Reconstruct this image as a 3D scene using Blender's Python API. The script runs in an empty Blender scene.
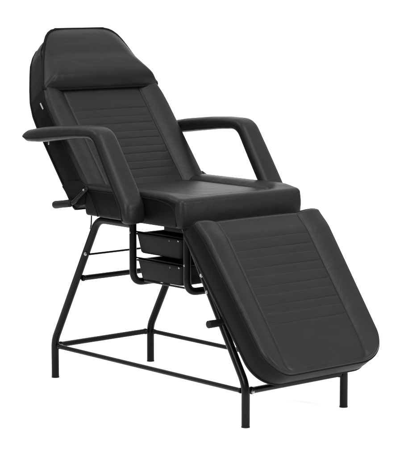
import bpy, bmesh, math, random
from mathutils import Vector, Matrix
random.seed(4)
scene = bpy.context.scene
COL = scene.collection
R = math.radians

# ------------------------------------------------------------ materials
def new_mat(name):
    m = bpy.data.materials.new(name); m.use_nodes = True
    nt = m.node_tree
    return m, nt, nt.nodes['Principled BSDF']

def setp(b, **k):
    for n, v in k.items():
        b.inputs[n.replace('_', ' ')].default_value = v

def vinyl(name, base, rough, spec, grain=0.12, wrinkle=0.25):
    m, nt, b = new_mat(name)
    N, L = nt.nodes, nt.links
    tc = N.new('ShaderNodeTexCoord')
    # colour: tiny mottling
    n0 = N.new('ShaderNodeTexNoise'); n0.inputs['Scale'].default_value = 9; n0.inputs['Detail'].default_value = 4
    L.new(tc.outputs['Object'], n0.inputs['Vector'])
    cr = N.new('ShaderNodeValToRGB')
    cr.color_ramp.elements[0].position = .3; cr.color_ramp.elements[1].position = .7
    cr.color_ramp.elements[0].color = (base*.88, base*.88, base*.9, 1)
    cr.color_ramp.elements[1].color = (base*1.12, base*1.12, base*1.13, 1)
    L.new(n0.outputs['Fac'], cr.inputs['Fac']); L.new(cr.outputs['Color'], b.inputs['Base Color'])
    mr = N.new('ShaderNodeMapRange')
    mr.inputs['To Min'].default_value = rough-.05; mr.inputs['To Max'].default_value = rough+.06
    L.new(n0.outputs['Fac'], mr.inputs['Value']); L.new(mr.outputs['Result'], b.inputs['Roughness'])
    b.inputs['Specular IOR Level'].default_value = spec
    # leather grain + soft wrinkles
    v = N.new('ShaderNodeTexVoronoi'); v.inputs['Scale'].default_value = 420; v.feature = 'SMOOTH_F1'
    L.new(tc.outputs['Object'], v.inputs['Vector'])
    n1 = N.new('ShaderNodeTexNoise'); n1.inputs['Scale'].default_value = 14; n1.inputs['Detail'].default_value = 3
    n1.inputs['Distortion'].default_value = .6
    mp = N.new('ShaderNodeMapping'); mp.inputs['Scale'].default_value = (1, .55, 1)
    L.new(tc.outputs['Object'], mp.inputs['Vector']); L.new(mp.outputs['Vector'], n1.inputs['Vector'])
    b1 = N.new('ShaderNodeBump'); b1.inputs['Strength'].default_value = grain; b1.inputs['Distance'].default_value = .001
    b2 = N.new('ShaderNodeBump'); b2.inputs['Strength'].default_value = wrinkle; b2.inputs['Distance'].default_value = .012
    L.new(v.outputs['Distance'], b1.inputs['Height']); L.new(n1.outputs['Fac'], b2.inputs['Height'])
    L.new(b2.outputs['Normal'], b1.inputs['Normal']); L.new(b1.outputs['Normal'], b.inputs['Normal'])
    return m

def plain(name, col, rough, spec=.5, metal=0, bump=0, scale=300):
    m, nt, b = new_mat(name)
    setp(b, Base_Color=(*col, 1), Roughness=rough, Metallic=metal)
    b.inputs['Specular IOR Level'].default_value = spec
    N, L = nt.nodes, nt.links
    tc = N.new('ShaderNodeTexCoord')
    n = N.new('ShaderNodeTexNoise'); n.inputs['Scale'].default_value = scale; n.inputs['Detail'].default_value = 3
    L.new(tc.outputs['Object'], n.inputs['Vector'])
    mr = N.new('ShaderNodeMapRange'); mr.inputs['To Min'].default_value = max(.02, rough-.05); mr.inputs['To Max'].default_value = rough+.05
    L.new(n.outputs['Fac'], mr.inputs['Value']); L.new(mr.outputs['Result'], b.inputs['Roughness'])
    if bump:
        bp = N.new('ShaderNodeBump'); bp.inputs['Strength'].default_value = bump; bp.inputs['Distance'].default_value = .001
        L.new(n.outputs['Fac'], bp.inputs['Height']); L.new(bp.outputs['Normal'], b.inputs['Normal'])
    return m

M_VINYL = vinyl('black_vinyl', .0044, .40, .105, wrinkle=.28)
M_SIDE_SHADED = vinyl('black_vinyl_side_shaded', .0020, .46, .038, wrinkle=.15)  # same vinyl, colour darkened to put shade on the pad sides
M_PIPE = plain('black_piping', (.003,)*3, .5, .03)
M_TUBE = plain('black_powder_coat', (.0015,)*3, .25, .08, bump=.08, scale=500)
M_PLAST = plain('black_plastic', (.0030,)*3, .40, .035, bump=.1, scale=400)
M_RUB = plain('black_rubber', (.004,)*3, .5, .08, bump=.1)
M_CHROME = plain('zinc_bolt', (.2,)*3, .32, metal=1)
M_TAG = plain('white_fabric_tag', (.16,)*3, .8)
M_GREY = plain('grey_studio_floor', (.16,)*3, .8, .2)
M_FLOOR = plain('white_sweep', (.95,)*3, .9, 0)
M_FLOOR.node_tree.nodes['Principled BSDF'].inputs['Specular IOR Level'].default_value = 0

# ------------------------------------------------------------ mesh helpers
def link_mesh(name, bm, mat, parent=None, smooth=True, angle=None):
    bmesh.ops.recalc_face_normals(bm, faces=bm.faces)
    me = bpy.data.meshes.new(name); bm.to_mesh(me); bm.free()
    o = bpy.data.objects.new(name, me); COL.objects.link(o)
    me.materials.append(mat)
    if smooth:
        for p in me.polygons: p.use_smooth = True
        if angle: me.set_sharp_from_angle(angle=R(angle))
    if parent: o.parent = parent
    return o

def fillet(pts, r, n=7):
    """round the inner corners of a polyline"""
    pts = [Vector(p) for p in pts]
    out = [pts[0]]
    for i in range(1, len(pts)-1):
        a, b, c = pts[i-1], pts[i], pts[i+1]
        rr = r[i-1] if isinstance(r, (list, tuple)) else r
        d1, d2 = (a-b).normalized(), (c-b).normalized()
        ang = d1.angle(d2)
        if ang > math.pi-.01: out.append(b); continue
        t = min(rr/math.tan(ang/2), (a-b).length*.49, (c-b).length*.49)
        p1, p2 = b+d1*t, b+d2*t
        for k in range(n+1):
            s = k/n
            out.append(p1*(1-s)**2+b*2*s*(1-s)+p2*s*s)
    out.append(pts[-1])
    return out

def tube(bm, pts, r, seg=20, closed=False, cap=True):
    pts = [Vector(p) for p in pts]
    n = len(pts)
    tang = []
    for i in range(n):
        if closed: t = pts[(i+1) % n]-pts[i-1]
        else: t = pts[min(i+1, n-1)]-pts[max(i-1, 0)]
        tang.append(t.normalized())
    ref = Vector((0, 0, 1)) if abs(tang[0].z) < .9 else Vector((1, 0, 0))
    nrm = (ref-tang[0]*ref.dot(tang[0])).normalized()
    rings = []
    for i in range(n):
        nrm = (nrm-tang[i]*nrm.dot(tang[i])).normalized()
        bn = tang[i].cross(nrm)
        rr = r[i] if isinstance(r, (list, tuple)) else r
        rings.append([bm.verts.new(pts[i]+(nrm*math.cos(2*math.pi*k/seg)+bn*math.sin(2*math.pi*k/seg))*rr) for k in range(seg)])
    m = n if closed else n-1
    for i in range(m):
        A, B = rings[i], rings[(i+1) % n]
        for k in range(seg):
            bm.faces.new((A[k], A[(k+1) % seg], B[(k+1) % seg], B[k]))
    if cap and not closed:
        # slightly rounded caps
        for ring, tn in ((rings[0], -tang[0]), (rings[-1], tang[-1])):
            c = sum((v.co for v in ring), Vector())/seg
            rad = (ring[0].co-c).length
            prev = ring
            for q, off in ((.86, .10), (.55, .14)):
                nr = [bm.verts.new(c+(v.co-c)*q+tn*rad*off) for v in ring]
                for k in range(seg): bm.faces.new((prev[k], prev[(k+1) % seg], nr[(k+1) % seg], nr[k]))
                prev = nr
            bm.faces.new(prev)
    return rings

def box(bm, c, s, bev=.003, mat=None, taper=None):
    """bevelled box centred c, full size s, optional matrix"""
    b2 = bmesh.new()
    bmesh.ops.create_cube(b2, size=1)
    for v in b2.verts:
        v.co = Vector((v.co.x*s[0], v.co.y*s[1], v.co.z*s[2]))
    if bev: bmesh.ops.bevel(b2, geom=b2.edges[:]+b2.verts[:], offset=bev, segments=3, affect='EDGES', profile=.5)
    for v in b2.verts:
        v.co = v.co+Vector(c)
        if mat: v.co = mat @ v.co
    me = bpy.data.meshes.new('tmp'); b2.to_mesh(me); b2.free(); bm.from_mesh(me); bpy.data.meshes.remove(me)

def bolt(parent, p, axis, r=.0055, h=.005, name='bolt'):
    bm = bmesh.new()
    a = Vector(axis).normalized(); p = Vector(p)
    tube(bm, [p, p+a*h*.4], r*1.35, 16)
    tube(bm, [p+a*h*.4, p+a*h, p+a*h*1.3], [r, r, r*.6], 16)
    return link_mesh(name, bm, M_CHROME, parent, angle=40)

# ------------------------------------------------------------ upholstered pad
def smooth01(x):
    x = min(1, max(0, x)); return x*x*(3-2*x)

def interp(tab, s):
    if s <= tab[0][0]: return tab[0][1]
    for (a, x), (b, y) in zip(tab, tab[1:]):
        if s <= b:
            return x+(y-x)*(s-a)/(b-a)
    return tab[-1][1]

def corner_width(S0, S1, w0, w1, r0, r1):
    def f(s):
        w = w0+(w1-w0)*(s-S0)/(S1-S0)
        if s < S0+r0:
            k = (S0+r0-s)/r0; w -= r0*(1-math.sqrt(max(0, 1-k*k)))
        if s > S1-r1:
            k = (s-(S1-r1))/r1; w -= r1*(1-math.sqrt(max(0, 1-k*k)))
        return w
    return f

class Frame:
    def __init__(s, o, sa, na): s.o = Vector(o); s.s = Vector(sa).normalized(); s.n = Vector(na).normalized(); s.u = Vector((0, 1, 0))
    def __call__(s, u, t, h): return s.o+s.u*u+s.s*t+s.n*h

def pad(name, parent, F, S0, S1, wf, T, hf, re, mat, side_mat, grooves=(), crease=None, bulge=.004, rb=.012, pipes=(True, True), side_only=False):
    # rows
    rows = set()
    k = S0
    while k < S1: rows.add(round(k, 5)); k += .006
    rows.add(S1)
    for e in (.0006, .0015, .003, .0045, .008, .011, .015, .02, .026):
        rows.add(round(S0+e, 5)); rows.add(round(S1-e, 5))
    for g in grooves:
        for d in (-.0042, -.0028, -.0016, -.0007, 0, .0007, .0016, .0028, .0042): rows.add(round(g[0]+d, 5))
    rows = sorted(rows)
    rr = [rows[0]]
    for r_ in rows[1:]:
        if r_-rr[-1] > .0004: rr.append(r_)
    rr[-1] = S1; rows = rr
    # cols normalised
    wm = max(wf(s) for s in rows)
    cols = set([0])
    k = 0
    while k < 1: cols.add(round(k, 4)); k += .02
    for e in (0, .002, .006, .012, .02, .03, .045): cols.add(1-e)
    if crease:
        for d in (-.012, -.008, -.005, -.003, -.0015, 0, .0015, .003, .005, .008, .012): cols.add(round((crease+d)/wm, 4))
    cols = sorted(cols)
    cols = [-c for c in reversed(cols[1:])]+cols
    # outline for distance
    poly = [(wf(s), s) for s in rows]+[(-wf(s), s) for s in reversed(rows)]
    segs = list(zip(poly, poly[1:]+poly[:1]))
    segs = [q for q in segs if (q[0][0]-q[1][0])**2+(q[0][1]-q[1][1])**2 > 1e-12]
    def dist(u, s):
        best = 9
        for (ax, ay), (bx, by) in segs:
            if min(abs(ay-s), abs(by-s)) > .09: continue
            dx, dy = bx-ax, by-ay
            t = ((u-ax)*dx+(s-ay)*dy)/(dx*dx+dy*dy); t = min(1, max(0, t))
            q = (u-ax-dx*t)**2+(s-ay-dy*t)**2
            if q < best: best = q
        return math.sqrt(best)
    bm = bmesh.new()
    G = []
    for s in rows:
        w = wf(s); row = []
        for c in cols:
            u = c*w
            border = abs(c) == 1 or s in (rows[0], rows[-1])
            d = 0 if border else (dist(u, s) if (w-abs(u) < re*1.6 or s-S0 < re*1.6 or S1-s < re*1.6) else 9)
            h = hf(u, s)
            if d < re: h -= re-math.sqrt(max(0, re*re-(re-d)**2))
            if grooves and crease and grooves[0][0]-.03 < s < grooves[-1][0]+.03:
                near = min(abs(s-g[0]) for g in grooves)
                h += .0006*smooth01((crease-.01-abs(u))/.03)*min(1, near/.017)*(1+.35*math.sin(u*31+s*70))
            for gs, gd in grooves:
                if abs(s-gs) < .0045 and crease:
                    f = smooth01((crease-.006-abs(u))/.012)
                    x = (s-gs-.0004*math.sin(u*23+gs*90)-.0003*math.sin(u*61+gs*300))/.002
                    h -= gd*f*math.exp(-x*x)
            row.append(bm.verts.new(F(u, s, h)))
        G.append(row)
    for i in range(len(rows)-1):
        for j in range(len(cols)-1):
            bm.faces.new((G[i][j], G[i][j+1], G[i+1][j+1], G[i+1][j]))
    nr, nc = len(rows), len(cols)
    loop = [(0, j) for j in range(nc)]+[(i, nc-1) for i in range(1, nr)]+[(nr-1, j) for j in range(nc-2, -1, -1)]+[(i, 0) for i in range(nr-2, 0, -1)]
    L2 = []
    for i, j in loop:
        L2.append((cols[j]*wf(rows[i]), rows[i], G[i][j]))
    n = len(L2)
    # outward normals in (u,s)
    nor = []
    for k in range(n):
        a, b = L2[k-3], L2[(k+3) % n]
        dx, dy = b[0]-a[0], b[1]-a[1]; l = math.hypot(dx, dy) or 1
        nor.append((dy/l, -dx/l))
    base = [hf(u, s)-re for u, s, _ in L2]
    prev = [q[2] for q in L2]
    NR = 10
    side_faces = []
    prof = []
    for k in range(1, NR+1):
        t = k/NR
        prof.append((math.sin(math.pi*t)*bulge, t))
    for off, t in prof:
        ring = []
        for k, (u, s, _) in enumerate(L2):
            z = base[k]*(1-t)+(-T+rb)*t
            ring.append(bm.verts.new(F(u+nor[k][0]*off, s+nor[k][1]*off, z)))
        for k in range(n): side_faces.append(bm.faces.new((prev[k], prev[(k+1) % n], ring[(k+1) % n], ring[k])))
        prev = ring
    for q in (.25, .5, .75, 1):
        a = q*math.pi/2; off = -rb*(1-math.cos(a)); dz = rb*math.sin(a)
        ring = [bm.verts.new(F(u+nor[k][0]*off, s+nor[k][1]*off, -T+rb-dz)) for k, (u, s, _) in enumerate(L2)]
        for k in range(n): side_faces.append(bm.faces.new((prev[k], prev[(k+1) % n], ring[(k+1) % n], ring[k])))
        prev = ring
    side_faces.append(bm.faces.new(prev))
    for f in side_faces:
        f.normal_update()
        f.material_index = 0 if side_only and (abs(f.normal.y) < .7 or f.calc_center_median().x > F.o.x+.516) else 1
    o = link_mesh(name, bm, mat, parent, angle=70)
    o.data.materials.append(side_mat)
    # piping cords along both seams
    for on, zf in zip(pipes, (lambda k: base[k]-.001, lambda k: -T+rb+.004)):
        if not on: continue
        pts = [F(u+nor[k][0]*.0012, s+nor[k][1]*.0012, zf(k)) for k, (u, s, _) in enumerate(L2)]
        q = [pts[0]]
        for p in pts[1:]:
            if (p-q[-1]).length > .004: q.append(p)
        if (q[-1]-q[0]).length < .003: q.pop()
        b2 = bmesh.new(); tube(b2, q, .0032, 8, closed=True)
        link_mesh('piping', b2, M_PIPE, o)
    return o

def panel_profile(p, s_end, rc, up, valley=.0035, s_start=-9, rise=.035, dome=math.pi/2):
    """recessed flat panel |u|<p, s_start<s<s_end with raised bolster outside"""
    sc = 0 if s_start < -5 else 1
    def f(u, s):
        # signed distance to rounded rectangle
        dx = abs(u)-(p-rc); 
        dy = s-(s_end-rc)
        if sc: dy = max(dy, (s_start+rc)-s)
        d = math.hypot(max(dx, 0), max(dy, 0))+min(max(dx, dy), 0)-rc
        h = 0
        if d > 0:
            x = min(1, d/rise)
            h = up*math.sin(x*dome)
        h -= valley*math.exp(-(d/.005)**2)
        # soft pillow of the panel
        if d < 0: h += .003*(1-math.exp(d/.04))
        return h
    return f

# ============================================================ the chair
chair = bpy.data.objects.new('treatment_chair', None); COL.objects.link(chair)
chair.location = (0, 0, 0)
chair['label'] = 'black vinyl reclining treatment chair with armrests, footrest and two drawers on black steel legs'
chair['category'] = 'treatment chair'

# ---- footrest
a = R(53.5)
FF = Frame((.886, 0, .6915), (math.cos(a), 0, -math.sin(a)), (math.sin(a), 0, math.cos(a)))
wf = corner_width(0, .606, .295, .277, .012, .105)
gr = []; s = .095
for k in range(10):
    gr.append((s, .0018 if k % 2 else .0008)); s += .033 if k % 2 else .039
fp = panel_profile(.190, .596, .03, .018, rise=.105, dome=2.45, valley=.002)
foot = pad('footrest', chair, FF, 0, .606, wf, .094, lambda u, s: fp(u, s)-.013*smooth01(1-s/.09)-.004*smooth01((s-.50)/.1), .014, M_VINYL, M_SIDE_SHADED, gr, .190, pipes=(True, True))

# ---- backrest
b = R(52)
FB = Frame((.27-.0105, 0, .76-.0080), (-math.cos(b), 0, math.sin(b)), (math.sin(b), 0, math.cos(b)))
tab = [(-.03, .280), (-.02, .286), (.0, .288), (.34, .288), (.39, .284), (.44, .272), (.50, .247), (.56, .219), (.61, .194), (.65, .165), (.68, .135), (.695, .105), (.702, .085)]
wb = lambda s: interp(tab, s)
gb = []; s = .022
for k in range(10):
    gb.append((s, .0018 if k % 2 else .0008)); s += .031 if k % 2 else .038
bp_ = panel_profile(.184, 2, .03, .020, s_start=-1, rise=.100, dome=2.45, valley=.0022)
back = pad('backrest', chair, FB, -.03, .702, wb, .114, bp_, .015, M_VINYL, M_SIDE_SHADED, gb, .184)

# white tag on the near side of the backrest
bm = bmesh.new()
for q in range(1):
    pts = [(-.2905, .366, -.020), (-.2905, .393, -.020), (-.2915, .393, -.025), (-.2915, .366, -.025)]
    lo = [bm.verts.new(FB(u, s, h)) for u, s, h in pts]
    hi = [bm.verts.new(FB(u-.0012, s, h)) for u, s, h in pts]
    bm.faces.new(lo); bm.faces.new(hi)
    for k in range(4): bm.faces.new((lo[k], lo[(k+1) % 4], hi[(k+1) % 4], hi[k]))
link_mesh('care_tag', bm, M_TAG, back, smooth=False)

# ---- head cushion
ptab = [(.428, .264), (.433, .271), (.443, .273), (.46, .267), (.50, .249), (.54, .231), (.58, .212), (.61, .199), (.64, .184), (.66, .170), (.675, .154), (.684, .138), (.688, .118)]
ZT = [(.40, .009), (.45, .009), (.56, .012), (.66, .028), (.70, .032)]
def hp(u, s):
    e = interp([(.428, .033), (.445, .043), (.465, .049), (.49, .0495), (.53, .046), (.60, .034), (.688, .014)], s)
    return e-.006*(abs(u)/.27)**2
class HF(Frame): pass
FH = Frame(FB(0, 0, .002), FB.s, FB.n)
def pillow():
    F = FH; S0, S1 = .428, .690
    wf = lambda s: interp(ptab, s)
    rows = [S0+(S1-S0)*(.5-.5*math.cos(math.pi*i/72)) for i in range(73)]
    cols = [math.sin(math.pi/2*(-1+2*j/90)) for j in range(91)]
    poly = [(wf(s), s) for s in rows]+[(-wf(s), s) for s in reversed(rows)]
    segs = list(zip(poly, poly[1:]+poly[:1]))
    def dist(u, s):
        best = 9
        for (ax, ay), (bx, by) in segs:
            dx, dy = bx-ax, by-ay
            l = dx*dx+dy*dy
            if l < 1e-12: continue
            t = min(1, max(0, ((u-ax)*dx+(s-ay)*dy)/l))
            best = min(best, (u-ax-dx*t)**2+(s-ay-dy*t)**2)
        return math.sqrt(best)
    bm = bmesh.new(); G = []; top = []
    for i, s in enumerate(rows):
        row = []
        for j, c in enumerate(cols):
            u = c*wf(s)
            bd = i in (0, 72) or j in (0, 90)
            d = 0 if bd else dist(u, s)
            xl = min(1, (wf(s)-abs(u))/(.040+.03*smooth01((s-.44)/.12))); xe = min(1, (s-S0)/.052, (S1-s)/.06)
            xl = max(0, xl); xe = max(0, xe)
            h = 0 if bd else hp(u, s)*(1-(1-xl)**1.9)**.72*(1-(1-xe)**2.2)**.55
            row.append(bm.verts.new(F(u, s, h+interp(ZT, s))))
        G.append(row)
    for i in range(72):
        for j in range(90): bm.faces.new((G[i][j], G[i][j+1], G[i+1][j+1], G[i+1][j]))
    loop = [(0, j) for j in range(91)]+[(i, 90) for i in range(1, 73)]+[(72, j) for j in range(89, -1, -1)]+[(i, 0) for i in range(71, 0, -1)]
    P = [(cols[j]*wf(rows[i]), rows[i], G[i][j]) for i, j in loop]
    prev = [p[2] for p in P]; n = len(P)
    for q, z in ((.99, -.004), (.96, -.008), (.9, -.011)):
        ring = [bm.verts.new(F(u*q, .55+(s-.55)*q, z+interp(ZT, s))) for u, s, _ in P]
        for k in range(n): bm.faces.new((prev[k], prev[(k+1) % n], ring[(k+1) % n], ring[k]))
        prev = ring
    bm.faces.new(prev)
    o = link_mesh('head_cushion', bm, M_VINYL, chair, angle=80)
    pts = [F(u, s, interp(ZT, s)) for u, s, _ in P]; q = [pts[0]]
    for p in pts[1:]:
        if (p-q[-1]).length > .004: q.append(p)
    if (q[-1]-q[0]).length < .003: q.pop()
    b2 = bmesh.new(); tube(b2, q, .0056, 8, closed=True); link_mesh('piping', b2, M_PIPE, o)
    return o
pillow()

# ---- seat
FS = Frame((.262, 0, .750), (1, 0, 0), (0, 0, 1))
ws = corner_width(0, .543, .291, .291, .015, .024)
sp = panel_profile(.200, .475, .05, .018, rise=.05)
def hs(u, s): return sp(u, s)-.012*smooth01((s-.45)/.09)
seat = pad('seat', chair, FS, 0, .543, ws, .098, hs, .018, M_VINYL, M_SIDE_SHADED, (), .205, bulge=.003, pipes=(False, False), side_only=True)
for sg in (-1, 1):
    bm = bmesh.new()
    tube(bm, fillet([FS(sg*.2918, .012, -.006), FS(sg*.2925, .25, -.003), FS(sg*.2925, .42, -.005), FS(sg*.2930, .512, -.020), FS(sg*.2930, .520, -.090)], [.3, .3, .2, .02]), .0026, 8)
    link_mesh('piping', bm, M_PIPE, seat)

# ---- armrests
def armrest(sgn):
    up = fillet([(-0.032, 0, 0.932), (0.018, 0, 0.954), (0.118, 0, 0.970), (0.238, 0, 0.982), (0.348, 0, 0.988), (0.455, 0, 0.986), (0.626, 0, 0.729), (0.632, 0, 0.672)], [.06, .3, .3, .3, .08, .03], 8)
    lo = fillet([(-0.032, 0, 0.928), (0.018, 0, 0.910), (0.098, 0, 0.913), (0.178, 0, 0.923), (0.318, 0, 0.939), (0.426, 0, 0.946), (0.583, 0, 0.708), (0.590, 0, 0.668)], [.05, .2, .3, .3, .06, .03], 8)
    def resample(p, n):
        L = [0]
        for x, y in zip(p, p[1:]): L.append(L[-1]+(y-x).length)
        out = []
        for k in range(n):
            t = L[-1]*k/(n-1); i = 0
            while i < len(L)-2 and L[i+1] < t: i += 1
            f = (t-L[i])/max(1e-9, L[i+1]-L[i]); out.append(p[i].lerp(p[i+1], f))
        return out
    # match by piecewise: resample straight arm and post separately through the bend
    N = 90
    U, Lw = resample(up, N), resample(lo, N)
    bm = bmesh.new(); rings = []; SEG = 32; seamO = []; seamI = []
    for k in range(N):
        t = k/(N-1)
        c = (U[k]+Lw[k])/2; hv = (U[k]-Lw[k])/2
        hw = .041+.006*smooth01((t-.45)/.4)
        if t < .16: hw = .041*(.12+.88*(1-(1-t/.16)**2)**.62)
        if t > .975: hw *= .9+.1*(1-(t-.975)/.025)
        yc = .342
        ring = []
        for q in range(SEG):
            an = 2*math.pi*q/SEG
            ca, sa = math.cos(an), math.sin(an)
            e = .55 if sa > 0 else .35
            x = math.copysign(abs(ca)**e, ca); z = math.copysign(abs(sa)**(.85 if sa > 0 else .5), sa)
            ring.append(bm.verts.new(c+Vector((0, sgn*(yc+x*hw), 0))+hv*z))
        rings.append(ring)
        dn = hv.normalized()
        seamO.append(c+Vector((0, sgn*(yc+hw*1.0), 0))-hv*.45)
        seamI.append(c+Vector((0, sgn*(yc-hw*1.0), 0))-hv*.45)
    for k in range(N-1):
        for q in range(SEG):
            bm.faces.new((rings[k][q], rings[k][(q+1) % SEG], rings[k+1][(q+1) % SEG], rings[k+1][q]))
    bm.faces.new(rings[0])
    # rounded lower end
    c = (U[-1]+Lw[-1])/2+Vector((0, sgn*.339, 0)); dr = (U[-1]-U[-2]).normalized()
    prev = rings[-1]
    for q_, o_ in ((.92, .006), (.75, .010), (.4, .012)):
        nr = [bm.verts.new(c+(v.co-c)*q_+dr*o_) for v in rings[-1]]
        for q in range(SEG): bm.faces.new((prev[q], prev[(q+1) % SEG], nr[(q+1) % SEG], nr[q]))
        prev = nr
    bm.faces.new(prev)
    o = link_mesh('armrest', bm, M_VINYL, chair, angle=75)
    b2 = bmesh.new()
    tube(b2, seamO[1:], .0026, 8); tube(b2, seamI[1:], .0026, 8)
    link_mesh('piping', b2, M_PIPE, o)
    # mounting plate to the seat side
    b3 = bmesh.new(); box(b3, (.530, sgn*.291, .70), (.05, .012, .05), .004); link_mesh('mounting_plate', b3, M_PLAST, o, angle=35)
    if sgn < 0: bolt(o, (.115, sgn*.339, .921), (0, 0, -1), .003, .014)
    return o
armrest(-1); armrest(1)

# ---- hinge covers, lever
for sg in (-1, 1):
    bm = bmesh.new()
    # vinyl pocket round the foot of the backrest
    ol = fillet([(.136, 0, .747), (.200, 0, .688), (.262, 0, .688), (.272, 0, .700), (.285, 0, .758), (.245, 0, .775), (.200, 0, .775), (.160, 0, .768)], .012, 4)
    A = [bm.verts.new((p.x, sg*.286, p.z)) for p in ol]; B = [bm.verts.new((p.x, sg*.2965, p.z)) for p in ol]
    bm.faces.new(A); bm.faces.new(B)
    for k in range(len(ol)): bm.faces.new((A[k], A[(k+1) % len(ol)], B[(k+1) % len(ol)], B[k]))
    hc = link_mesh('hinge_cover', bm, M_SIDE_SHADED, chair, angle=35)
    b2 = bmesh.new(); tube(b2, fillet([(.262, sg*.299, .752), (.30, sg*.299, .735), (.335, sg*.299, .69), (.352, sg*.297, .655)], .05), .0024, 8)
    link_mesh('cord', b2, M_PIPE, hc)
bm = bmesh.new()
tube(bm, fillet([(.298, -.306, .752), (.225, -.312, .697), (.19, -.314, .690)], .02), .0075, 16)
lev = link_mesh('recline_lever', bm, M_TUBE, chair, angle=50)
bm = bmesh.new()
p0, p1 = Vector((.215, -.313, .694)), Vector((.115, -.318, .679))
tube(bm, [p0.lerp(p1, t) for t in (0, .03, .08, .5, .9, .96, 1)], [.010, .0125, .0145, .0140, .0150, .0135, .010], 20)
link_mesh('grip', bm, M_RUB, lev, angle=50)
bolt(lev, (.291, -.314, .749), (0, -1, 0), .0030, .004)

# ---- steel frame
LR = .0145
def leg(pts, rad, name='leg', r=LR, mat=M_TUBE):
    bm = bmesh.new(); P = fillet(pts, rad, 10)
    if name in ('side_rail', 'cross_rail'):       # weld beads at both ends
        a_, b_ = P[0], P[-1]; L_ = (b_-a_).length; dd = (b_-a_)/L_
        e = [.010, .013, .016, .019, .022]
        P = [a_+dd*x for x in e]+[a_.lerp(b_, .5)]+[b_-dd*x for x in reversed(e)]
        k_ = [r*1.1, r*1.18, r*1.15, r*1.05, r]
        tube(bm, P, k_+[r]+k_[::-1], 24)
    else: tube(bm, P, r, 24)
    return link_mesh(name, bm, mat, chair, angle=50)
for sg in (-1, 1):
    y = sg*.235
    l1 = leg([(0, y, 0.001), (0, y, .145), (.272, y, .634), (.468, y, .634)], [.10, .075])
    l2 = leg([(1.077, y, 0.001), (1.077, y, .145), (.765, y, .648)], [.12])
    bolt(l1, (.213, y+sg*.013, .500), (0, sg, 0), .005)
    bolt(l2, (.866, y+sg*.013, .497), (0, sg, 0), .0055, .006)
    bolt(l2, (.893, y+sg*.013, .442), (0, sg, 0), .0045)
    # side rail
    r1 = leg([(.012, y, .123), (1.065, y, .123)], .01, 'side_rail', .0085)
    # rubber feet tips
    for lg, x in ((l1, 0), (l2, 1.077)):
        bm = bmesh.new(); tube(bm, [(x, y, 0), (x, y, .004)], .0150, 24); link_mesh('foot_cap', bm, M_RUB, lg, angle=40)
for x, rr in ((0, .0105), (1.077, .0115)):
    o = leg([(x, -.222, .124), (x, .222, .124)], .01, 'cross_rail', rr)
    xx = x+(.019 if x < .5 else .019)
    bolt(o, (xx-.008, -.213, .122), (1, 0, 0), .005)
leg([(.155, -.23, .400), (.155, .23, .400)], .01, 'cross_rail', .0105)
leg([(.213, -.23, .497), (.213, .23, .497)], .01, 'support_rod', .0040)
for x in (.475, .774):
    o = leg([(x, -.235, .668), (x, -.235, .424), (x, .235, .424), (x, .235, .668)], [.045, .045], 'drawer_frame', .0135)
    bolt(o, (x, -.248, .606 if x < .6 else .52), (0, -1, 0), .0028, .003)
for sg in (-1, 1):
    leg([(.53, sg*.225, .436), (.775, sg*.225, .436)], .01, 'support_rod', .0038)
leg([(.222, -.225, .665), (.218, -.225, .61), (.212, -.225, .59)], .01, 'hook_rod', .0028)
bm = bmesh.new(); box(bm, (.715, 0, .640), (.15, .46, .026), .004)
box(bm, (.50, 0, .662), (.42, .40, .014), .003)
link_mesh('seat_bracket', bm, M_PLAST, chair, angle=35)
# pegs that lock the foot rest
for sg in (-1, 1):
    bm = bmesh.new(); tube(bm, [(.960, sg*.235, .345), (.960, sg*.285, .345), (.960, sg*.300, .345), (.960, sg*.303, .345)], [.0125, .0135, .0135, .010], 20)
    link_mesh('locking_peg', bm, M_RUB, chair, angle=40)
    bm = bmesh.new()
    tube(bm, [FF(sg*.19, .04, -.098), FF(sg*.19, .50, -.098)], .010, 16)
    tube(bm, [(.960, sg*.225, .345), tuple(FF(sg*.19, .33, -.098))], .007, 12)
    tube(bm, [(.80, sg*.20, .615), tuple(FF(sg*.19, .05, -.098))], .009, 12)
    link_mesh('footrest_bracket', bm, M_TUBE, chair, angle=50)

# ---- drawers
def drawer(x0, x1, z1, z0):
    y0, y1 = -.243, .13
    bm = bmesh.new()
    def ring(dx, dy, z, rc=.014, n=5):
        r = []
        X0, X1, Y0, Y1 = x0+dx, x1-dx, y0+dy, y1-dy
        for cx, cy, a0 in ((X1-rc, Y1-rc, 0), (X0+rc, Y1-rc, 90), (X0+rc, Y0+rc, 180), (X1-rc, Y0+rc, 270)):
            for k in range(n+1):
                an = R(a0+90*k/n); r.append(bm.verts.new((cx+rc*math.cos(an), cy+rc*math.sin(an), z)))
        return r
    R_ = [ring(.012, .008, z1-.004), ring(.012, .008, z1), ring(.0, .0, z1), ring(.0, .0, z1-.005), ring(.005, .004, z1-.0055),
          ring(.006, .005, z1-.010), ring(.017, .012, z0+.006), ring(.022, .016, z0+.001), ring(.030, .022, z0)]
    n = len(R_[0])
    for A, B in zip(R_, R_[1:]):
        for k in range(n): bm.faces.new((A[k], A[(k+1) % n], B[(k+1) % n], B[k]))
    bm.faces.new(R_[-1])
    inner = [R_[0], ring(.020, .015, z0+.010), ring(.026, .020, z0+.004)]
    for A, B in zip(inner, inner[1:]):
        for k in range(n): bm.faces.new((A[k], A[(k+1) % n], B[(k+1) % n], B[k]))
    bm.faces.new(inner[-1])
    o = link_mesh('drawer', bm, M_PLAST, chair, angle=40)
    bolt(o, (x1-.020, y0+.003, z1-.005), (0, -1, 0), .0026, .003)
    b2 = bmesh.new(); box(b2, (x1-.065, y0-.001, z1-.008), (.002, .002, .007), .0005); link_mesh('catch', b2, M_CHROME, o, angle=30)
    return o
drawer(.491, .753, .606, .534)
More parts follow.
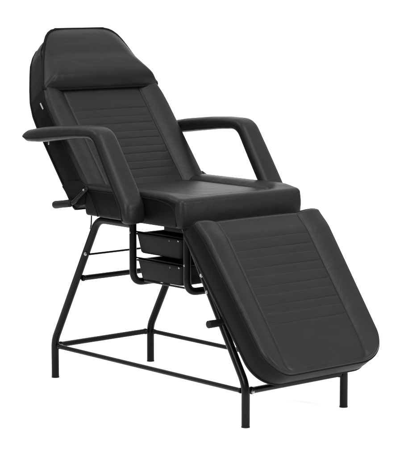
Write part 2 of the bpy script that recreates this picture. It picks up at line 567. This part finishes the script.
drawer(.497, .757, .512, .440)
# runner wires the drawers hang on
for z in (.612, .518):
    for sg in (-1,):
        leg([(.475, sg*.222, z-.004), (.774, sg*.222, z-.004)], .01, 'drawer_runner', .003)
    leg([(.475, .16, z-.004), (.774, .16, z-.004)], .01, 'drawer_runner', .003)

# ============================================================ setting
bm = bmesh.new()
bmesh.ops.create_circle(bm, cap_ends=True, radius=60, segments=96)
for v in bm.verts: v.co.z = -.004
fl = link_mesh('floor', bm, M_GREY, None, smooth=False); fl['kind'] = 'structure'
# white paper sweep: flat under the chair, curving up behind it
bm = bmesh.new()
vd = Vector((-.755, .656, 0)); sd = Vector((.656, .755, 0)); c0 = Vector((.5, 0, 0))
prof = [(-1.7, 0), (0, 0), (2, 0), (4.0, 0)]
for k in range(1, 25):
    an = math.pi/2*k/24; prof.append((4.0+1.8*math.sin(an), 1.8*(1-math.cos(an))))
prof += [(5.8, 3.2), (5.8, 4.6)]
lines = [[bm.verts.new(c0+vd*t+sd*q+Vector((0, 0, z))) for q in (-3.2, -1.6, 0, 1.6, 3.2)] for t, z in prof]
for A, B in zip(lines, lines[1:]):
    for k in range(4): bm.faces.new((A[k], B[k], B[k+1], A[k+1]))
sw = link_mesh('backdrop', bm, M_FLOOR, None, smooth=True); sw['kind'] = 'structure'

w = bpy.data.worlds.new('World'); scene.world = w; w.use_nodes = True
WN, WL = w.node_tree.nodes, w.node_tree.links
bg = WN['Background']
tc = WN.new('ShaderNodeTexCoord'); sx = WN.new('ShaderNodeSeparateXYZ'); WL.new(tc.outputs['Generated'], sx.inputs[0])
mr = WN.new('ShaderNodeMapRange'); mr.inputs['From Min'].default_value = 0; mr.inputs['From Max'].default_value = 1
mr.inputs['To Min'].default_value = .50; mr.inputs['To Max'].default_value = 2.75
WL.new(sx.outputs['Z'], mr.inputs['Value']); WL.new(mr.outputs['Result'], bg.inputs['Strength'])
bg.inputs['Color'].default_value = (1, 1, 1, 1)

def area(name, loc, target, size, power, sy=None):
    l = bpy.data.lights.new(name, 'AREA'); l.shape = 'RECTANGLE'; l.size = size; l.size_y = sy or size; l.energy = power
    o = bpy.data.objects.new(name, l); COL.objects.link(o); o.location = loc
    o.rotation_euler = (Vector(target)-Vector(loc)).to_track_quat('-Z', 'Y').to_euler()
    return o
area('softbox_key', (2.6, -.7, 3.9), (.5, 0, .6), 2.0, 145)
area('added_fill_camera', (4.6, -5.2, 2.9), (.9, -.3, .1), 1.6, 420)  # added fill from the camera side, brightens floor and tubes
area('softbox_left', (-1.6, -3.0, 4.2), (.5, 0, .4), 1.6, 90)
area('added_fill_floor', (5.2, 1.6, 2.0), (1.2, .2, 0), 1.2, 185)  # added lamp that lifts the floor shadow below the footrest

# ---- camera
cd = bpy.data.cameras.new('camera'); cam = bpy.data.objects.new('camera', cd); COL.objects.link(cam)
cam.location = (5.645, -4.402, 1.487)
az, pt = 2.427, -.130
d = Vector((math.cos(az)*math.cos(pt), math.sin(az)*math.cos(pt), math.sin(pt)))
cam.rotation_euler = d.to_track_quat('-Z', 'Y').to_euler()
cd.sensor_fit = 'VERTICAL'; cd.sensor_height = 36; cd.lens = 1868/457*36
cd.clip_end = 500; cd.clip_start = .1
scene.camera = cam
scene.view_settings.view_transform = 'Standard'
scene.view_settings.look = 'None'
scene.view_settings.exposure = 0
scene.view_settings.gamma = 1
